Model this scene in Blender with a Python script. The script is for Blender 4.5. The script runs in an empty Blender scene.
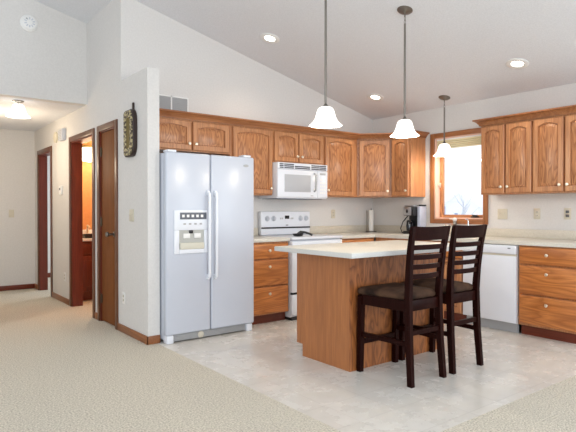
import bpy, bmesh, math, random
from mathutils import Vector, Matrix
random.seed(7)
S = bpy.context.scene
COL = S.collection
R = math.radians

# ------------------------------------------------------------------ camera
cd = bpy.data.cameras.new('camera')
cam = bpy.data.objects.new('camera', cd); COL.objects.link(cam)
cd.sensor_width = 36.0
cd.lens = 526.69 / 576.0 * 36.0
cd.clip_start = 0.05
cam.location = (-5.5292, -5.1781, 1.2106)
cam.rotation_euler = (R(90 - 0.5906), R(0.0), R(-37.7394))
S.camera = cam

# ------------------------------------------------------------------ world, lights, exposure
S.view_settings.view_transform = 'Standard'
S.view_settings.look = 'None'
S.view_settings.gamma = 1.0
S.view_settings.exposure = 0.36
S.cycles.use_denoising = True
S.cycles.max_bounces = 10
S.cycles.diffuse_bounces = 6
W = bpy.data.worlds.new('world'); S.world = W; W.use_nodes = True
bg = W.node_tree.nodes['Background']
bg.inputs[0].default_value = (0.91, 0.95, 1.0, 1)
bg.inputs[1].default_value = 1.05


def area(name, loc, rot, sx, sy, power, color):
    l = bpy.data.lights.new(name, 'AREA'); l.shape = 'RECTANGLE'
    l.size = sx; l.size_y = sy; l.energy = power; l.color = color
    o = bpy.data.objects.new(name, l); COL.objects.link(o)
    o.location = loc; o.rotation_euler = [R(a) for a in rot]
    return o


# assumed cool daylight from behind the camera; added area light, no windows built there
area('assumed_rear_daylight', (-5.2, -8.6, 1.7), (82, 0, 0), 3.4, 2.0, 125, (0.88, 0.94, 1.0))
area('bedroom_fill_light', (-0.3, 3.8, 1.5), (90, 0, 90), 1.4, 1.2, 40, (0.88, 0.94, 1.0))  # added fill to brighten the bedroom behind the far doorway; no window there
area('side_fill_light', (-0.4, -6.6, 1.3), (86, 0, 48), 1.8, 2.0, 45, (0.84, 0.92, 1.0))  # added cool fill from the right rear; no patio door is known there

# ------------------------------------------------------------------ materials


def srgb(r, g, b):
    def f(c):
        c /= 255.0
        return c / 12.92 if c <= 0.04045 else ((c + 0.055) / 1.055) ** 2.4
    return (f(r), f(g), f(b), 1.0)


MATS = {}


def base(name, col, rough=0.5, metal=0.0, spec=0.5):
    m = bpy.data.materials.new(name); m.use_nodes = True
    b = m.node_tree.nodes['Principled BSDF']
    b.inputs['Base Color'].default_value = col
    b.inputs['Roughness'].default_value = rough
    b.inputs['Metallic'].default_value = metal
    b.inputs['Specular IOR Level'].default_value = spec
    MATS[name] = m
    return m, m.node_tree, b


def noisy(name, c1, c2, scale, rough=0.5, bump=0.0, detail=3.0, metal=0.0, spec=0.5, stretch=(1, 1, 1), lo=0.35, hi=0.65, bdist=0.002):
    m, nt, b = base(name, c1, rough, metal, spec)
    tc = nt.nodes.new('ShaderNodeTexCoord')
    mp = nt.nodes.new('ShaderNodeMapping'); mp.inputs['Scale'].default_value = stretch
    nz = nt.nodes.new('ShaderNodeTexNoise'); nz.inputs['Scale'].default_value = scale; nz.inputs['Detail'].default_value = detail
    cr = nt.nodes.new('ShaderNodeValToRGB')
    cr.color_ramp.elements[0].position = lo; cr.color_ramp.elements[0].color = c1
    cr.color_ramp.elements[1].position = hi; cr.color_ramp.elements[1].color = c2
    L = nt.links.new
    L(tc.outputs['Object'], mp.inputs['Vector']); L(mp.outputs[0], nz.inputs['Vector'])
    L(nz.outputs['Fac'], cr.inputs[0]); L(cr.outputs[0], b.inputs['Base Color'])
    if bump:
        bp = nt.nodes.new('ShaderNodeBump'); bp.inputs['Strength'].default_value = bump; bp.inputs['Distance'].default_value = bdist
        L(nz.outputs['Fac'], bp.inputs['Height']); L(bp.outputs[0], b.inputs['Normal'])
    return m


def wood(name, dark, mid, light, axis='z', rough=0.35, ring=9.0, spec=0.5, ringamt=0.65, ra=8.0, rc=0.9):
    m, nt, b = base(name, mid, rough, 0, spec)
    L = nt.links.new
    N = nt.nodes.new
    tc = N('ShaderNodeTexCoord'); oi = N('ShaderNodeObjectInfo')
    sc = N('ShaderNodeVectorMath'); sc.operation = 'SCALE'; sc.inputs[0].default_value = (7.3, 3.1, 5.7)
    L(oi.outputs['Random'], sc.inputs['Scale'])
    ad = N('ShaderNodeVectorMath'); ad.operation = 'ADD'
    L(tc.outputs['Object'], ad.inputs[0]); L(sc.outputs[0], ad.inputs[1])

    def mp(a, c):
        q = N('ShaderNodeMapping')
        q.inputs['Scale'].default_value = {'z': (a, a, c), 'x': (c, a, a), 'y': (a, c, a)}[axis]
        L(ad.outputs[0], q.inputs['Vector'])
        return q
    m1 = mp(ra, rc); n1 = N('ShaderNodeTexNoise'); n1.inputs['Scale'].default_value = 1.0; n1.inputs['Detail'].default_value = 1.2
    L(m1.outputs[0], n1.inputs['Vector'])
    mu = N('ShaderNodeMath'); mu.operation = 'MULTIPLY'; mu.inputs[1].default_value = ring
    L(n1.outputs['Fac'], mu.inputs[0])
    fr = N('ShaderNodeMath'); fr.operation = 'FRACT'; L(mu.outputs[0], fr.inputs[0])
    r1 = N('ShaderNodeValToRGB')
    r1.color_ramp.elements[0].position = 0.0; r1.color_ramp.elements[0].color = (1, 1, 1, 1)
    r1.color_ramp.elements[1].position = 1.0; r1.color_ramp.elements[1].color = (1, 1, 1, 1)
    e = r1.color_ramp.elements.new(0.45); e.color = (0.0, 0.0, 0.0, 1)
    e = r1.color_ramp.elements.new(0.12); e.color = (0.35, 0.35, 0.35, 1)
    L(fr.outputs[0], r1.inputs[0])
    m2 = mp(130, 4.0); n2 = N('ShaderNodeTexNoise'); n2.inputs['Scale'].default_value = 1.0; n2.inputs['Detail'].default_value = 2.0
    L(m2.outputs[0], n2.inputs['Vector'])
    r2 = N('ShaderNodeValToRGB'); r2.color_ramp.elements[0].position = 0.38; r2.color_ramp.elements[1].position = 0.62
    L(n2.outputs['Fac'], r2.inputs[0])
    m3 = mp(14, 1.0); n3 = N('ShaderNodeTexNoise'); n3.inputs['Scale'].default_value = 1.0; n3.inputs['Detail'].default_value = 1.0
    L(m3.outputs[0], n3.inputs['Vector'])
    mx1 = N('ShaderNodeMix'); mx1.data_type = 'RGBA'
    mx1.inputs[6].default_value = light; mx1.inputs[7].default_value = mid
    L(n3.outputs['Fac'], mx1.inputs[0])
    f1 = N('ShaderNodeMath'); f1.operation = 'MULTIPLY'; f1.inputs[1].default_value = ringamt
    L(r1.outputs[0], f1.inputs[0])
    mx2 = N('ShaderNodeMix'); mx2.data_type = 'RGBA'; mx2.inputs[7].default_value = dark
    L(f1.outputs[0], mx2.inputs[0]); L(mx1.outputs[2], mx2.inputs[6])
    f2 = N('ShaderNodeMath'); f2.operation = 'MULTIPLY'; f2.inputs[1].default_value = 0.42
    L(r2.outputs[0], f2.inputs[0])
    mx3 = N('ShaderNodeMix'); mx3.data_type = 'RGBA'; mx3.inputs[7].default_value = dark
    L(f2.outputs[0], mx3.inputs[0]); L(mx2.outputs[2], mx3.inputs[6])
    L(mx3.outputs[2], b.inputs['Base Color'])
    return m


OAKC = (srgb(120, 66, 36), srgb(190, 128, 82), srgb(210, 154, 106))
oak_v = wood('oak_vertical', *OAKC, axis='z', ring=9, ra=12.0, rc=2.6)
oak_h = wood('oak_horizontal', *OAKC, axis='x')
oak_y = wood('oak_depthwise', *OAKC, axis='y')
oak_low = wood('oak_drawer', srgb(140, 76, 34), srgb(200, 124, 62), srgb(214, 142, 80), axis='x', ring=10)
oak_front_shaded = wood('oak_island_front_shaded', srgb(92, 46, 18), srgb(164, 98, 50), srgb(178, 112, 62), axis='z', ring=5, rough=0.4, ra=13.0, rc=4.0, ringamt=0.75)  # oval veneer figure; base darkened to paint in shade under the overhang
oak_trim_h = wood('oak_trim_horizontal', srgb(112, 62, 32), srgb(164, 106, 62), srgb(180, 122, 78), axis='x', ring=6, ringamt=0.5)
oak_trim_v = wood('oak_trim_vertical', srgb(112, 62, 32), srgb(164, 106, 62), srgb(180, 122, 78), axis='z', ring=6, ringamt=0.5)
oak_frame = wood('oak_frame', *OAKC, axis='z', ring=4, ringamt=0.3)
oak_isl = wood('oak_island', srgb(130, 76, 40), srgb(172, 108, 60), srgb(182, 118, 68), axis='z', ring=5, rough=0.4, ringamt=0.35)
trim_wood = wood('trim_wood', srgb(66, 36, 20), srgb(102, 60, 36), srgb(116, 72, 44), axis='z', ring=5, ringamt=0.3)
jamb_wood = wood('jamb_wood', srgb(70, 26, 16), srgb(112, 44, 28), srgb(124, 54, 34), axis='z', ring=5, ringamt=0.3)
door_wood = wood('door_wood', srgb(92, 50, 22), srgb(126, 74, 36), srgb(136, 84, 44), axis='z', ring=4, ringamt=0.2, rough=0.55, spec=0.12)
base_wood = wood('baseboard_wood', srgb(96, 54, 28), srgb(150, 92, 52), srgb(160, 104, 62), axis='y', ring=5, ringamt=0.3)
toe_wood = wood('toe_kick_wood', srgb(70, 26, 14), srgb(112, 46, 26), srgb(122, 54, 30), axis='x', ring=4, ringamt=0.3)
espresso = wood('espresso_wood', srgb(16, 3, 2), srgb(34, 10, 7), srgb(40, 14, 10), axis='z', ring=3, ringamt=0.3, rough=0.36, spec=0.06)

wall_m = noisy('wall_paint', srgb(212, 210, 207), srgb(217, 215, 212), 60, 0.85, 0.05, spec=0.2)
ceil_m = noisy('ceiling_texture', srgb(218, 220, 224), srgb(226, 228, 232), 90, 0.95, 0.35, spec=0.1, bdist=0.004)
bath_m = noisy('bathroom_paint', srgb(206, 146, 92), srgb(212, 152, 98), 30, 0.8, 0.05)
carpet_m = noisy('carpet_pile', srgb(170, 162, 146), srgb(233, 226, 211), 95, 1.0, 0.9, detail=4, spec=0.05, lo=0.3, hi=0.68, bdist=0.012)
white_m, _, _b = base('appliance_white', srgb(226, 230, 237), 0.22, 0, 0.5)
fridge_m = noisy('appliance_fridge_white', srgb(192, 198, 210), srgb(195, 201, 212), 300, 0.25, 0.03, bdist=0.0005)
plast_w, _, _ = base('white_plastic', srgb(232, 232, 230), 0.4)
ivory, _, _ = base('ivory_plastic', srgb(206, 199, 180), 0.4)
beige_p, _, _ = base('beige_plastic', srgb(206, 200, 184), 0.5)
slot_m, _, _ = base('slot_dark', srgb(56, 60, 70), 0.6)
recess_m, _, _ = base('recess_grey', srgb(178, 179, 174), 0.5)
tray_m, _, _ = base('tray_cream', srgb(206, 203, 188), 0.5)
knobw_m, _, _ = base('knob_white', srgb(196, 200, 208), 0.35)
grey_p, _, _ = base('grey_plastic', srgb(164, 165, 166), 0.5)
kick_m, _, _ = base('kick_grey', srgb(168, 170, 172), 0.45)
dgrey_p, _, _ = base('dark_grey_plastic', srgb(92, 97, 106), 0.45)
black_p, _, _ = base('black_plastic', srgb(18, 18, 20), 0.35)
black_g, _, _ = base('black_glass', srgb(14, 14, 18), 0.08)
shade_glass, _, _ = base('oven_window_glass', srgb(178, 180, 184), 0.4)
nickel, _, _ = base('brushed_nickel', srgb(238, 230, 212), 0.28, 0.75)
dnickel, _, _ = base('aged_nickel', srgb(132, 127, 120), 0.35, 1.0)
chrome, _, _ = base('chrome', srgb(220, 222, 226), 0.12, 1.0)
steel, _, _ = base('stainless', srgb(190, 190, 192), 0.3, 1.0)
bronze, _, _ = base('door_bronze', srgb(96, 86, 74), 0.35, 1.0)
paper_m, _, _ = base('paper', srgb(238, 236, 230), 0.9, 0, 0.1)
gold_m, _, _ = base('gold_leaf', srgb(104, 90, 44), 0.6, 0.0, 0.2)
art_dark, _, _ = base('plaque_dark', srgb(44, 28, 22), 0.4)
seat_m = noisy('microfiber', srgb(36, 24, 19), srgb(80, 58, 44), 7, 0.8, 0.05, spec=0.15)
lam_m = noisy('laminate', srgb(206, 202, 190), srgb(220, 217, 207), 160, 0.3, 0, detail=4)
splash_m = noisy('laminate_splash', srgb(196, 188, 172), srgb(212, 205, 190), 120, 0.4, 0, detail=4)
lame_m = noisy('laminate_edge', srgb(196, 196, 193), srgb(212, 212, 209), 160, 0.3, 0, detail=4)
art_orn = noisy('plaque_ornament', srgb(48, 34, 20), srgb(178, 166, 126), 42, 0.6, 0.6, lo=0.46, hi=0.56, bdist=0.01)
jamb_daylit, _, _ = base('jamb_daylit', srgb(226, 192, 174), 0.5)  # oak jamb; the daylight falling on it is painted in as pale pink
shade_fab, _, _ = base('window_shade_fabric', srgb(226, 218, 180), 0.9)
snow_m = noisy('snow', srgb(244, 246, 250), srgb(250, 251, 253), 2, 0.9, 0.1, spec=0.1)
siding_m, _, _ = base('pale_siding', srgb(246, 248, 250), 0.8)
pane_blue, _, _ = base('far_window_blue', srgb(150, 168, 200), 0.3)
bark_m, _, _ = base('bark', srgb(206, 212, 222), 0.9)
seal_m, _, _ = base('dark_gap', srgb(30, 30, 34), 0.8)
tank_m, _, _b = base('tinted_tank', srgb(196, 204, 222), 0.1)
_b.inputs['Transmission Weight'].default_value = 0.25


def emis(name, col, strength, mixcol=None):
    m = bpy.data.materials.new(name); m.use_nodes = True
    b = m.node_tree.nodes['Principled BSDF']
    b.inputs['Base Color'].default_value = mixcol or col
    b.inputs['Roughness'].default_value = 0.3
    b.inputs['Emission Color'].default_value = col
    b.inputs['Emission Strength'].default_value = strength
    MATS[name] = m
    return m


shade_lit = emis('lit_frosted_glass', (1.0, 0.96, 0.9, 1), 1.15, (0.9, 0.9, 0.88, 1))
lens_lit = emis('lit_lens', (1.0, 0.95, 0.85, 1), 7.0)
bath_lit = emis('lit_bath_globe', (1.0, 0.9, 0.7, 1), 4.0)


def glass_mat():
    m = bpy.data.materials.new('window_glass'); m.use_nodes = True
    nt = m.node_tree; nt.nodes.clear()
    o = nt.nodes.new('ShaderNodeOutputMaterial'); mx = nt.nodes.new('ShaderNodeMixShader')
    t = nt.nodes.new('ShaderNodeBsdfTransparent'); g = nt.nodes.new('ShaderNodeBsdfGlossy')
    g.inputs['Roughness'].default_value = 0.03; mx.inputs[0].default_value = 0.06
    nt.links.new(t.outputs[0], mx.inputs[1]); nt.links.new(g.outputs[0], mx.inputs[2]); nt.links.new(mx.outputs[0], o.inputs[0])
    return m


glass = glass_mat()


def vinyl_mat():
    m, nt, b = base('vinyl_tile', srgb(214, 208, 198), 0.3, 0, 0.45)
    L = nt.links.new; N = nt.nodes.new
    tc = N('ShaderNodeTexCoord')
    n1 = N('ShaderNodeTexNoise'); n1.inputs['Scale'].default_value = 3.2; n1.inputs['Detail'].default_value = 6; n1.inputs['Roughness'].default_value = 0.65
    L(tc.outputs['Object'], n1.inputs['Vector'])
    cr = N('ShaderNodeValToRGB')
    cr.color_ramp.elements[0].position = 0.35; cr.color_ramp.elements[0].color = srgb(212, 207, 198)
    cr.color_ramp.elements[1].position = 0.65; cr.color_ramp.elements[1].color = srgb(224, 220, 213)
    L(n1.outputs['Fac'], cr.inputs[0])
    br = N('ShaderNodeTexBrick'); br.offset = 0.0
    br.inputs['Scale'].default_value = 1.0
    br.inputs['Brick Width'].default_value = 0.305; br.inputs['Row Height'].default_value = 0.305
    br.inputs['Mortar Size'].default_value = 0.004; br.inputs['Mortar Smooth'].default_value = 0.3
    br.inputs['Color1'].default_value = (1, 1, 1, 1); br.inputs['Color2'].default_value = (0.93, 0.925, 0.92, 1); br.inputs['Mortar'].default_value = (0.72, 0.71, 0.70, 1)
    L(tc.outputs['Object'], br.inputs['Vector'])
    mx = N('ShaderNodeMix'); mx.data_type = 'RGBA'; mx.blend_type = 'MULTIPLY'; mx.inputs[0].default_value = 0.55
    L(cr.outputs[0], mx.inputs[6]); L(br.outputs['Color'], mx.inputs[7]); L(mx.outputs[2], b.inputs['Base Color'])
    rr = N('ShaderNodeMapRange'); rr.inputs['To Min'].default_value = 0.2; rr.inputs['To Max'].default_value = 0.34
    L(n1.outputs['Fac'], rr.inputs['Value']); L(rr.outputs[0], b.inputs['Roughness'])
    return m


vinyl_m = vinyl_mat()

# ------------------------------------------------------------------ mesh helpers


class MB:
    def __init__(self): self.bm = bmesh.new()

    def box(self, x0, x1, y0, y1, z0, z1, bev=0.0, seg=2, M=None):
        if x1 < x0: x0, x1 = x1, x0
        if y1 < y0: y0, y1 = y1, y0
        g = bmesh.ops.create_cube(self.bm, size=1.0)
        vs = g['verts']
        for v in vs:
            v.co = Vector(((x0 + x1) / 2 + v.co.x * (x1 - x0), (y0 + y1) / 2 + v.co.y * (y1 - y0), (z0 + z1) / 2 + v.co.z * (z1 - z0)))
        if bev:
            es = list({e for v in vs for e in v.link_edges})
            r = bmesh.ops.bevel(self.bm, geom=es, offset=bev, segments=seg, profile=0.5, affect='EDGES')
            vs = list({v for f in r['faces'] for v in f.verts} | {v for v in vs if v.is_valid})
        if M is not None:
            bmesh.ops.transform(self.bm, matrix=M, verts=[v for v in vs if v.is_valid])
        return self

    def prism(self, poly, axis, a0, a1):
        """poly of 2D points extruded along axis ('x': (y,z), 'y': (x,z), 'z': (x,y))"""
        def P(p, a):
            return {'x': (a, p[0], p[1]), 'y': (p[0], a, p[1]), 'z': (p[0], p[1], a)}[axis]
        A = [self.bm.verts.new(P(p, a0)) for p in poly]
        B = [self.bm.verts.new(P(p, a1)) for p in poly]
        n = len(poly); fs = [self.bm.faces.new(A), self.bm.faces.new(B[::-1])]
        for i in range(n):
            fs.append(self.bm.faces.new((A[i], B[i], B[(i + 1) % n], A[(i + 1) % n])))
        bmesh.ops.recalc_face_normals(self.bm, faces=fs)
        return self

    def rings(self, rings, cap0=True, cap1=True, closed=True):
        vs = [[self.bm.verts.new(p) for p in r] for r in rings]
        fs = []
        n = len(vs[0])
        for a, b in zip(vs, vs[1:]):
            for i in range(n if closed else n - 1):
                j = (i + 1) % n
                fs.append(self.bm.faces.new((a[i], a[j], b[j], b[i])))
        if cap0: fs.append(self.bm.faces.new(vs[0][::-1]))
        if cap1: fs.append(self.bm.faces.new(vs[-1]))
        bmesh.ops.recalc_face_normals(self.bm, faces=fs)
        return self

    def tube(self, pts, r, n=10, caps=True):
        pts = [Vector(p) for p in pts]
        rs = r if isinstance(r, (list, tuple)) else [r] * len(pts)
        out = []
        prev = None
        for i, p in enumerate(pts):
            d = (pts[min(i + 1, len(pts) - 1)] - pts[max(i - 1, 0)]).normalized()
            u = d.orthogonal().normalized() if prev is None else (prev - d * prev.dot(d)).normalized()
            prev = u; w = d.cross(u)
            out.append([p + (u * math.cos(2 * math.pi * k / n) + w * math.sin(2 * math.pi * k / n)) * rs[i] for k in range(n)])
        return self.rings(out, caps, caps)

    def lathe(self, prof, c=(0, 0, 0), n=24, axis='z', caps=True):
        """prof: (radius, height) pairs"""
        out = []
        for r, h in prof:
            ring = []
            for k in range(n):
                a = 2 * math.pi * k / n
                x, y = max(r, 1e-4) * math.cos(a), max(r, 1e-4) * math.sin(a)
                p = {'z': (x, y, h), 'y': (x, h, y), 'x': (h, x, y)}[axis]
                ring.append((c[0] + p[0], c[1] + p[1], c[2] + p[2]))
            out.append(ring)
        return self.rings(out, caps, caps)

    def bar(self, p0, p1, w, d, side=(1, 0, 0), w1=None, d1=None):
        """tapered rectangular bar from p0 to p1; w along side, d across"""
        p0, p1 = Vector(p0), Vector(p1); ax = (p1 - p0).normalized()
        s = Vector(side); s = (s - ax * s.dot(ax)).normalized(); t = ax.cross(s)
        w1 = w if w1 is None else w1; d1 = d if d1 is None else d1
        rr = []
        for p, ww, dd in ((p0, w, d), (p1, w1, d1)):
            rr.append([p + s * ww / 2 * a + t * dd / 2 * b for a, b in ((-1, -1), (1, -1), (1, 1), (-1, 1))])
        return self.rings(rr)

    def path_bar(self, secs):
        """list of 4-point sections"""
        return self.rings(secs)

    def build(self, name, mat, parent=None, smooth=True, ang=32):
        me = bpy.data.meshes.new(name)
        self.bm.normal_update()
        self.bm.to_mesh(me); self.bm.free()
        me.materials.append(mat)
        if smooth:
            for p in me.polygons: p.use_smooth = True
            me.set_sharp_from_angle(angle=R(ang))
        o = bpy.data.objects.new(name, me); COL.objects.link(o)
        if parent: o.parent = parent
        return o


def thing(name, label, cat, loc=(0, 0, 0), rz=0.0, group=None):
    o = bpy.data.objects.new(name, None); COL.objects.link(o)
    o.empty_display_size = 0.1
    o.location = loc; o.rotation_euler = (0, 0, R(rz))
    o['label'] = label; o['category'] = cat; o['kind'] = 'thing'
    if group: o['group'] = group
    return o


def tag(o, label, cat, group=None):
    o['label'] = label; o['category'] = cat; o['kind'] = 'thing'
    if group: o['group'] = group
    return o


def struct(o, label=None, cat=None):
    o['kind'] = 'structure'
    if label: o['label'] = label
    if cat: o['category'] = cat
    return o


def sroot(name, label, cat, loc=(0, 0, 0), rz=0):
    o = thing(name, label, cat, loc, rz); o['kind'] = 'structure'
    return o


def copy_tree(o, parent=None):
    c = o.copy(); COL.objects.link(c)
    if parent: c.parent = parent
    for ch in [x for x in bpy.data.objects if x.parent == o]:
        copy_tree(ch, c)
    return c


# ------------------------------------------------------------------ room shell
ZC, SL = 2.4945, 0.2426
XC, XC2 = -3.626, -3.512
YS, YE, YH = -0.655, 1.089, 3.72


def zc(x): return ZC - SL * x


# floors
f = MB()
f.box(-8.5, -3.54, -9, 5.2, -0.08, 0)
f.box(-3.54, 0.3, -9, -3.42, -0.08, 0)
f.box(-3.54, 0.3, 0.0, 5.2, -0.08, 0)
struct(f.build('floor', carpet_m, smooth=False), 'beige carpet of the living room and hallway', 'carpet')
struct(MB().box(-3.54, 0.06, -3.42, 0.0, -0.08, 0.0).build('floor', vinyl_m, smooth=False), 'pale mottled vinyl tile floor of the kitchen', 'floor')

# back (gable) wall
w = MB()
w.prism([(XC2, 0), (0.14, 0), (0.14, zc(0.14)), (XC2, zc(XC2))], 'y', 0.0, 0.12)
struct(w.build('wall_back', wall_m, smooth=False), 'pale gable wall behind the fridge and range', 'wall')

# right wall with window opening
WY0, WY1, WZ0, WZ1 = -1.058, -1.74, 1.11, 2.115
w = MB()
w.box(0, 0.14, WY0, 0.0, 0, ZC)
w.box(0, 0.14, -4.3, WY1, 0, ZC)
w.box(0, 0.14, WY1, WY0, 0, WZ0)
w.box(0, 0.14, WY1, WY0, WZ1, ZC)
struct(w.build('wall_right', wall_m, smooth=False), 'pale wall with the kitchen window', 'wall')

# left wall (hall side): stub beside fridge + full height part with door openings
D1 = (0.147, 0.645, 2.075)
D2 = (0.87, 1.735, 2.075)
D3 = (2.72, 3.44, 2.055)
w = MB()
w.box(XC, XC2, YS, 0.0, 0, 2.5)
zt = zc(XC)
y = 0.0
for a, b, h in (D1, D2, D3):
    w.box(XC, XC2, y, a, 0, zt)
    w.box(XC, XC2, a, b, h, zt)
    y = b
w.box(XC, XC2, y, 5.2, 0, zt)
struct(w.build('wall_left', wall_m, smooth=False), 'pale hallway wall with three doorways ending in a half-height stub by the fridge', 'wall')

# wall over the hall opening, hall end and hall side
w = MB()
w.prism([(-4.75, 2.44), (XC, 2.44), (XC, zc(XC)), (-4.75, zc(-4.75))], 'y', YE, YE + 0.12)
w.prism([(-8.5, 0), (-4.75, 0), (-4.75, zc(-4.75)), (-8.5, zc(-8.5))], 'y', YE, YE + 0.12)
struct(w.build('wall_front', wall_m, smooth=False), 'pale high wall above the hallway opening', 'wall')
struct(MB().box(-4.87, XC, YH, YH + 0.12, 0, 2.44).build('wall_end', wall_m, smooth=False), 'pale end wall of the hallway', 'wall')
struct(MB().box(-4.87, -4.75, YE + 0.12, YH, 0, 2.44).build('wall_side', wall_m, smooth=False), 'left side wall of the hallway', 'wall')
struct(MB().box(-4.87, XC, YE + 0.12, YH + 0.12, 2.44, 2.5).build('ceiling', ceil_m, smooth=False), 'flat low hallway ceiling', 'ceiling')
w = MB()
w.prism([(0.14, zc(0.14)), (-8.5, zc(-8.5)), (-8.5, zc(-8.5) + 0.1), (0.14, zc(0.14) + 0.1)], 'y', -6.5, YE + 0.12)
struct(w.build('ceiling', ceil_m, smooth=False), 'sloping textured vaulted ceiling', 'ceiling')

# bathroom shell behind the middle doorway
w = MB()
w.box(XC2, -2.2, 2.5, 2.58, 0, 2.44)
w.box(XC2, -2.2, 0.74, 0.82, 0, 2.44)
w.box(-2.2, -2.12, 0.74, 2.58, 0, 2.44)
struct(w.build('wall_bathroom', bath_m, smooth=False), 'warm ochre bathroom walls', 'wall')
struct(MB().box(XC2, -2.12, 0.74, 2.58, 2.44, 2.5).build('ceiling_bathroom', ceil_m, smooth=False), 'bathroom ceiling', 'ceiling')
# bedroom shell behind the far doorway
w = MB()
w.box(XC2, 0.0, 5.0, 5.08, 0, 2.44)
w.box(XC2, -1.0, 2.60, 2.66, 0, 2.44)
struct(w.build('wall_bedroom', wall_m, smooth=False), 'pale bedroom wall seen through the far doorway', 'wall')
struct(MB().box(XC2, 0.0, 2.62, 5.08, 2.44, 2.5).build('ceiling_bedroom', ceil_m, smooth=False), 'bedroom ceiling', 'ceiling')
struct(MB().box(XC2 + 0.01, -0.1, 4.985, 5.0, 0, 0.085).build('baseboard_bedroom', toe_wood), 'dark baseboard in the bedroom', 'baseboard')

# baseboards
BB = 0.075
b = MB()
yy = YS - 0.012
for a, c in ((YS - 0.012, 0.087), (0.705, 0.81), (1.795, 2.66), (3.5, YH)):
    b.box(XC - 0.012, XC, a, c, 0, BB, 0.003)
b.box(XC - 0.012, XC2, YS - 0.012, YS, 0, BB, 0.003)
struct(b.build('baseboard_left', base_wood), 'wood baseboard along the hallway wall and stub end', 'baseboard')
struct(MB().box(-4.75, XC, YH - 0.012, YH, 0, BB, 0.003).build('baseboard_end', toe_wood), 'dark wood baseboard on the hallway end wall', 'baseboard')


def doorway(name, label, d, jd=0.114):
    a, b_, h = d
    r = sroot(name, label, 'door', (XC, b_, 0), -90)   # local x -> -Y, local y -> +X
    wdt = b_ - a; cw = 0.06
    for x0, x1 in ((-cw, 0.004), (wdt - 0.004, wdt + cw)):
        MB().box(x0, x1, -0.016, 0.0, 0, h + cw, 0.004).build('door_casing', trim_wood, r)
    MB().box(0, wdt, -0.016, 0.0, h - 0.004, h + cw, 0.004).build('door_casing', trim_wood, r)
    if jd:
        for x0, x1 in ((0, 0.018), (wdt - 0.018, wdt)):
            MB().box(x0, x1, 0.0, jd, 0, h).build('door_jamb', jamb_wood, r, smooth=False)
        MB().box(0.018, wdt - 0.018, 0.0, jd, h - 0.018, h).build('door_jamb', jamb_wood, r, smooth=False)
    return r


r = doorway('door_1', 'closed flat brown wood closet door with dark casing and lever handle', D1)
wd = D1[1] - D1[0]
sl = MB().box(0.02, wd - 0.02, 0.012, 0.047, 0.012, D1[2] - 0.02, 0.002).build('door_panel', door_wood, r)
for z in (0.25, 1.09, 1.85):
    hg = MB().box(0.012, 0.04, 0.004, 0.012, z - 0.045, z + 0.045)
    hg.tube([(0.022, 0.003, z - 0.05), (0.022, 0.003, z + 0.05)], 0.007)
    hg.build('hinge', bronze, sl)
hd = MB().lathe([(0.001, 0.012), (0.03, 0.012), (0.028, 0.004), (0.012, 0.0), (0.011, -0.045), (0.024, -0.05), (0.028, -0.065), (0.02, -0.078), (0.001, -0.08)], (wd - 0.085, 0, 0.965), 20, 'y')
hd.build('door_handle', dnickel, sl)
r = doorway('door_2', 'dark wood doorway open to the lit bathroom', D2, 0.13)
r = doorway('door_3', 'dark wood doorway at the far end of the hallway', D3)

# ------------------------------------------------------------------ kitchen window
win = sroot('window_1', 'oak-framed casement window over the sink with shade pulled up', 'window', (0, WY0, 0), -90)  # local x-> -Y, y -> +X
ww = WY0 - WY1
cw = 0.06
for x0, x1, z0, z1, mt in ((-cw, 0, WZ0 - cw, WZ1 + cw, oak_trim_v), (ww, ww + cw, WZ0 - cw, WZ1 + cw, oak_trim_v), (0, ww, WZ1, WZ1 + cw, oak_trim_h), (0, ww, WZ0 - cw, WZ0, oak_trim_h)):
    MB().box(x0, x1, -0.02, 0.0, z0, z1, 0.004).build('window_casing', mt, win)
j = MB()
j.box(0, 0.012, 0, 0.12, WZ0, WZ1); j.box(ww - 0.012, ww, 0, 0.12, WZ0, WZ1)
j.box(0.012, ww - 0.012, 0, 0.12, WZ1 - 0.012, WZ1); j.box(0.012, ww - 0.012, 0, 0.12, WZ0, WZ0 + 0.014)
j.build('window_jamb', jamb_daylit, win, smooth=False)
sw = 0.05
for x0, x1, z0, z1, mt in ((0.012, 0.012 + sw, WZ0 + 0.014, WZ1 - 0.012, oak_v), (ww - 0.012 - sw, ww - 0.012, WZ0 + 0.014, WZ1 - 0.012, oak_v),
                           (0.012 + sw, ww - 0.012 - sw, WZ0 + 0.014, WZ0 + 0.05, oak_h), (0.012 + sw, ww - 0.012 - sw, WZ1 - 0.06, WZ1 - 0.012, oak_h)):
    MB().box(x0, x1, 0.085, 0.118, z0, z1, 0.003).build('window_sash', mt, win)
MB().box(0.05, ww - 0.05, 0.1, 0.104, WZ0 + 0.04, WZ1 - 0.05).build('window_pane', glass, win, smooth=False)
ck = MB()
ck.box(0.49, 0.57, 0.03, 0.085, WZ0 + 0.0145, WZ0 + 0.034, 0.004)
ck.tube([(0.53, 0.04, WZ0 + 0.03), (0.53, 0.01, WZ0 + 0.045), (0.60, -0.005, WZ0 + 0.04)], 0.008)
ck.build('window_crank', black_p, win)
lk = MB().box(0.02, 0.034, 0.06, 0.085, 1.50, 1.56, 0.003).box(0.024, 0.03, 0.03, 0.07, 1.525, 1.545, 0.002)
lk.build('window_latch', nickel, win)
sh = MB()
for k in range(4):
    z = WZ1 - 0.03 - k * 0.022
    sh.box(0.014, ww - 0.014, 0.02, 0.062, z - 0.02, z, 0.007, 2)
shade = tag(sh.build('window_shade', shade_fab), 'raised olive-cream pleated window shade at the top of the kitchen window', 'window shade')
shade.location = (0, WY0, 0); shade.rotation_euler = (0, 0, R(-90))
MB().box(0.014, ww - 0.014, 0.016, 0.066, WZ1 - 0.032, WZ1 - 0.0125, 0.003).build('head_rail', plast_w, shade)
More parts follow.
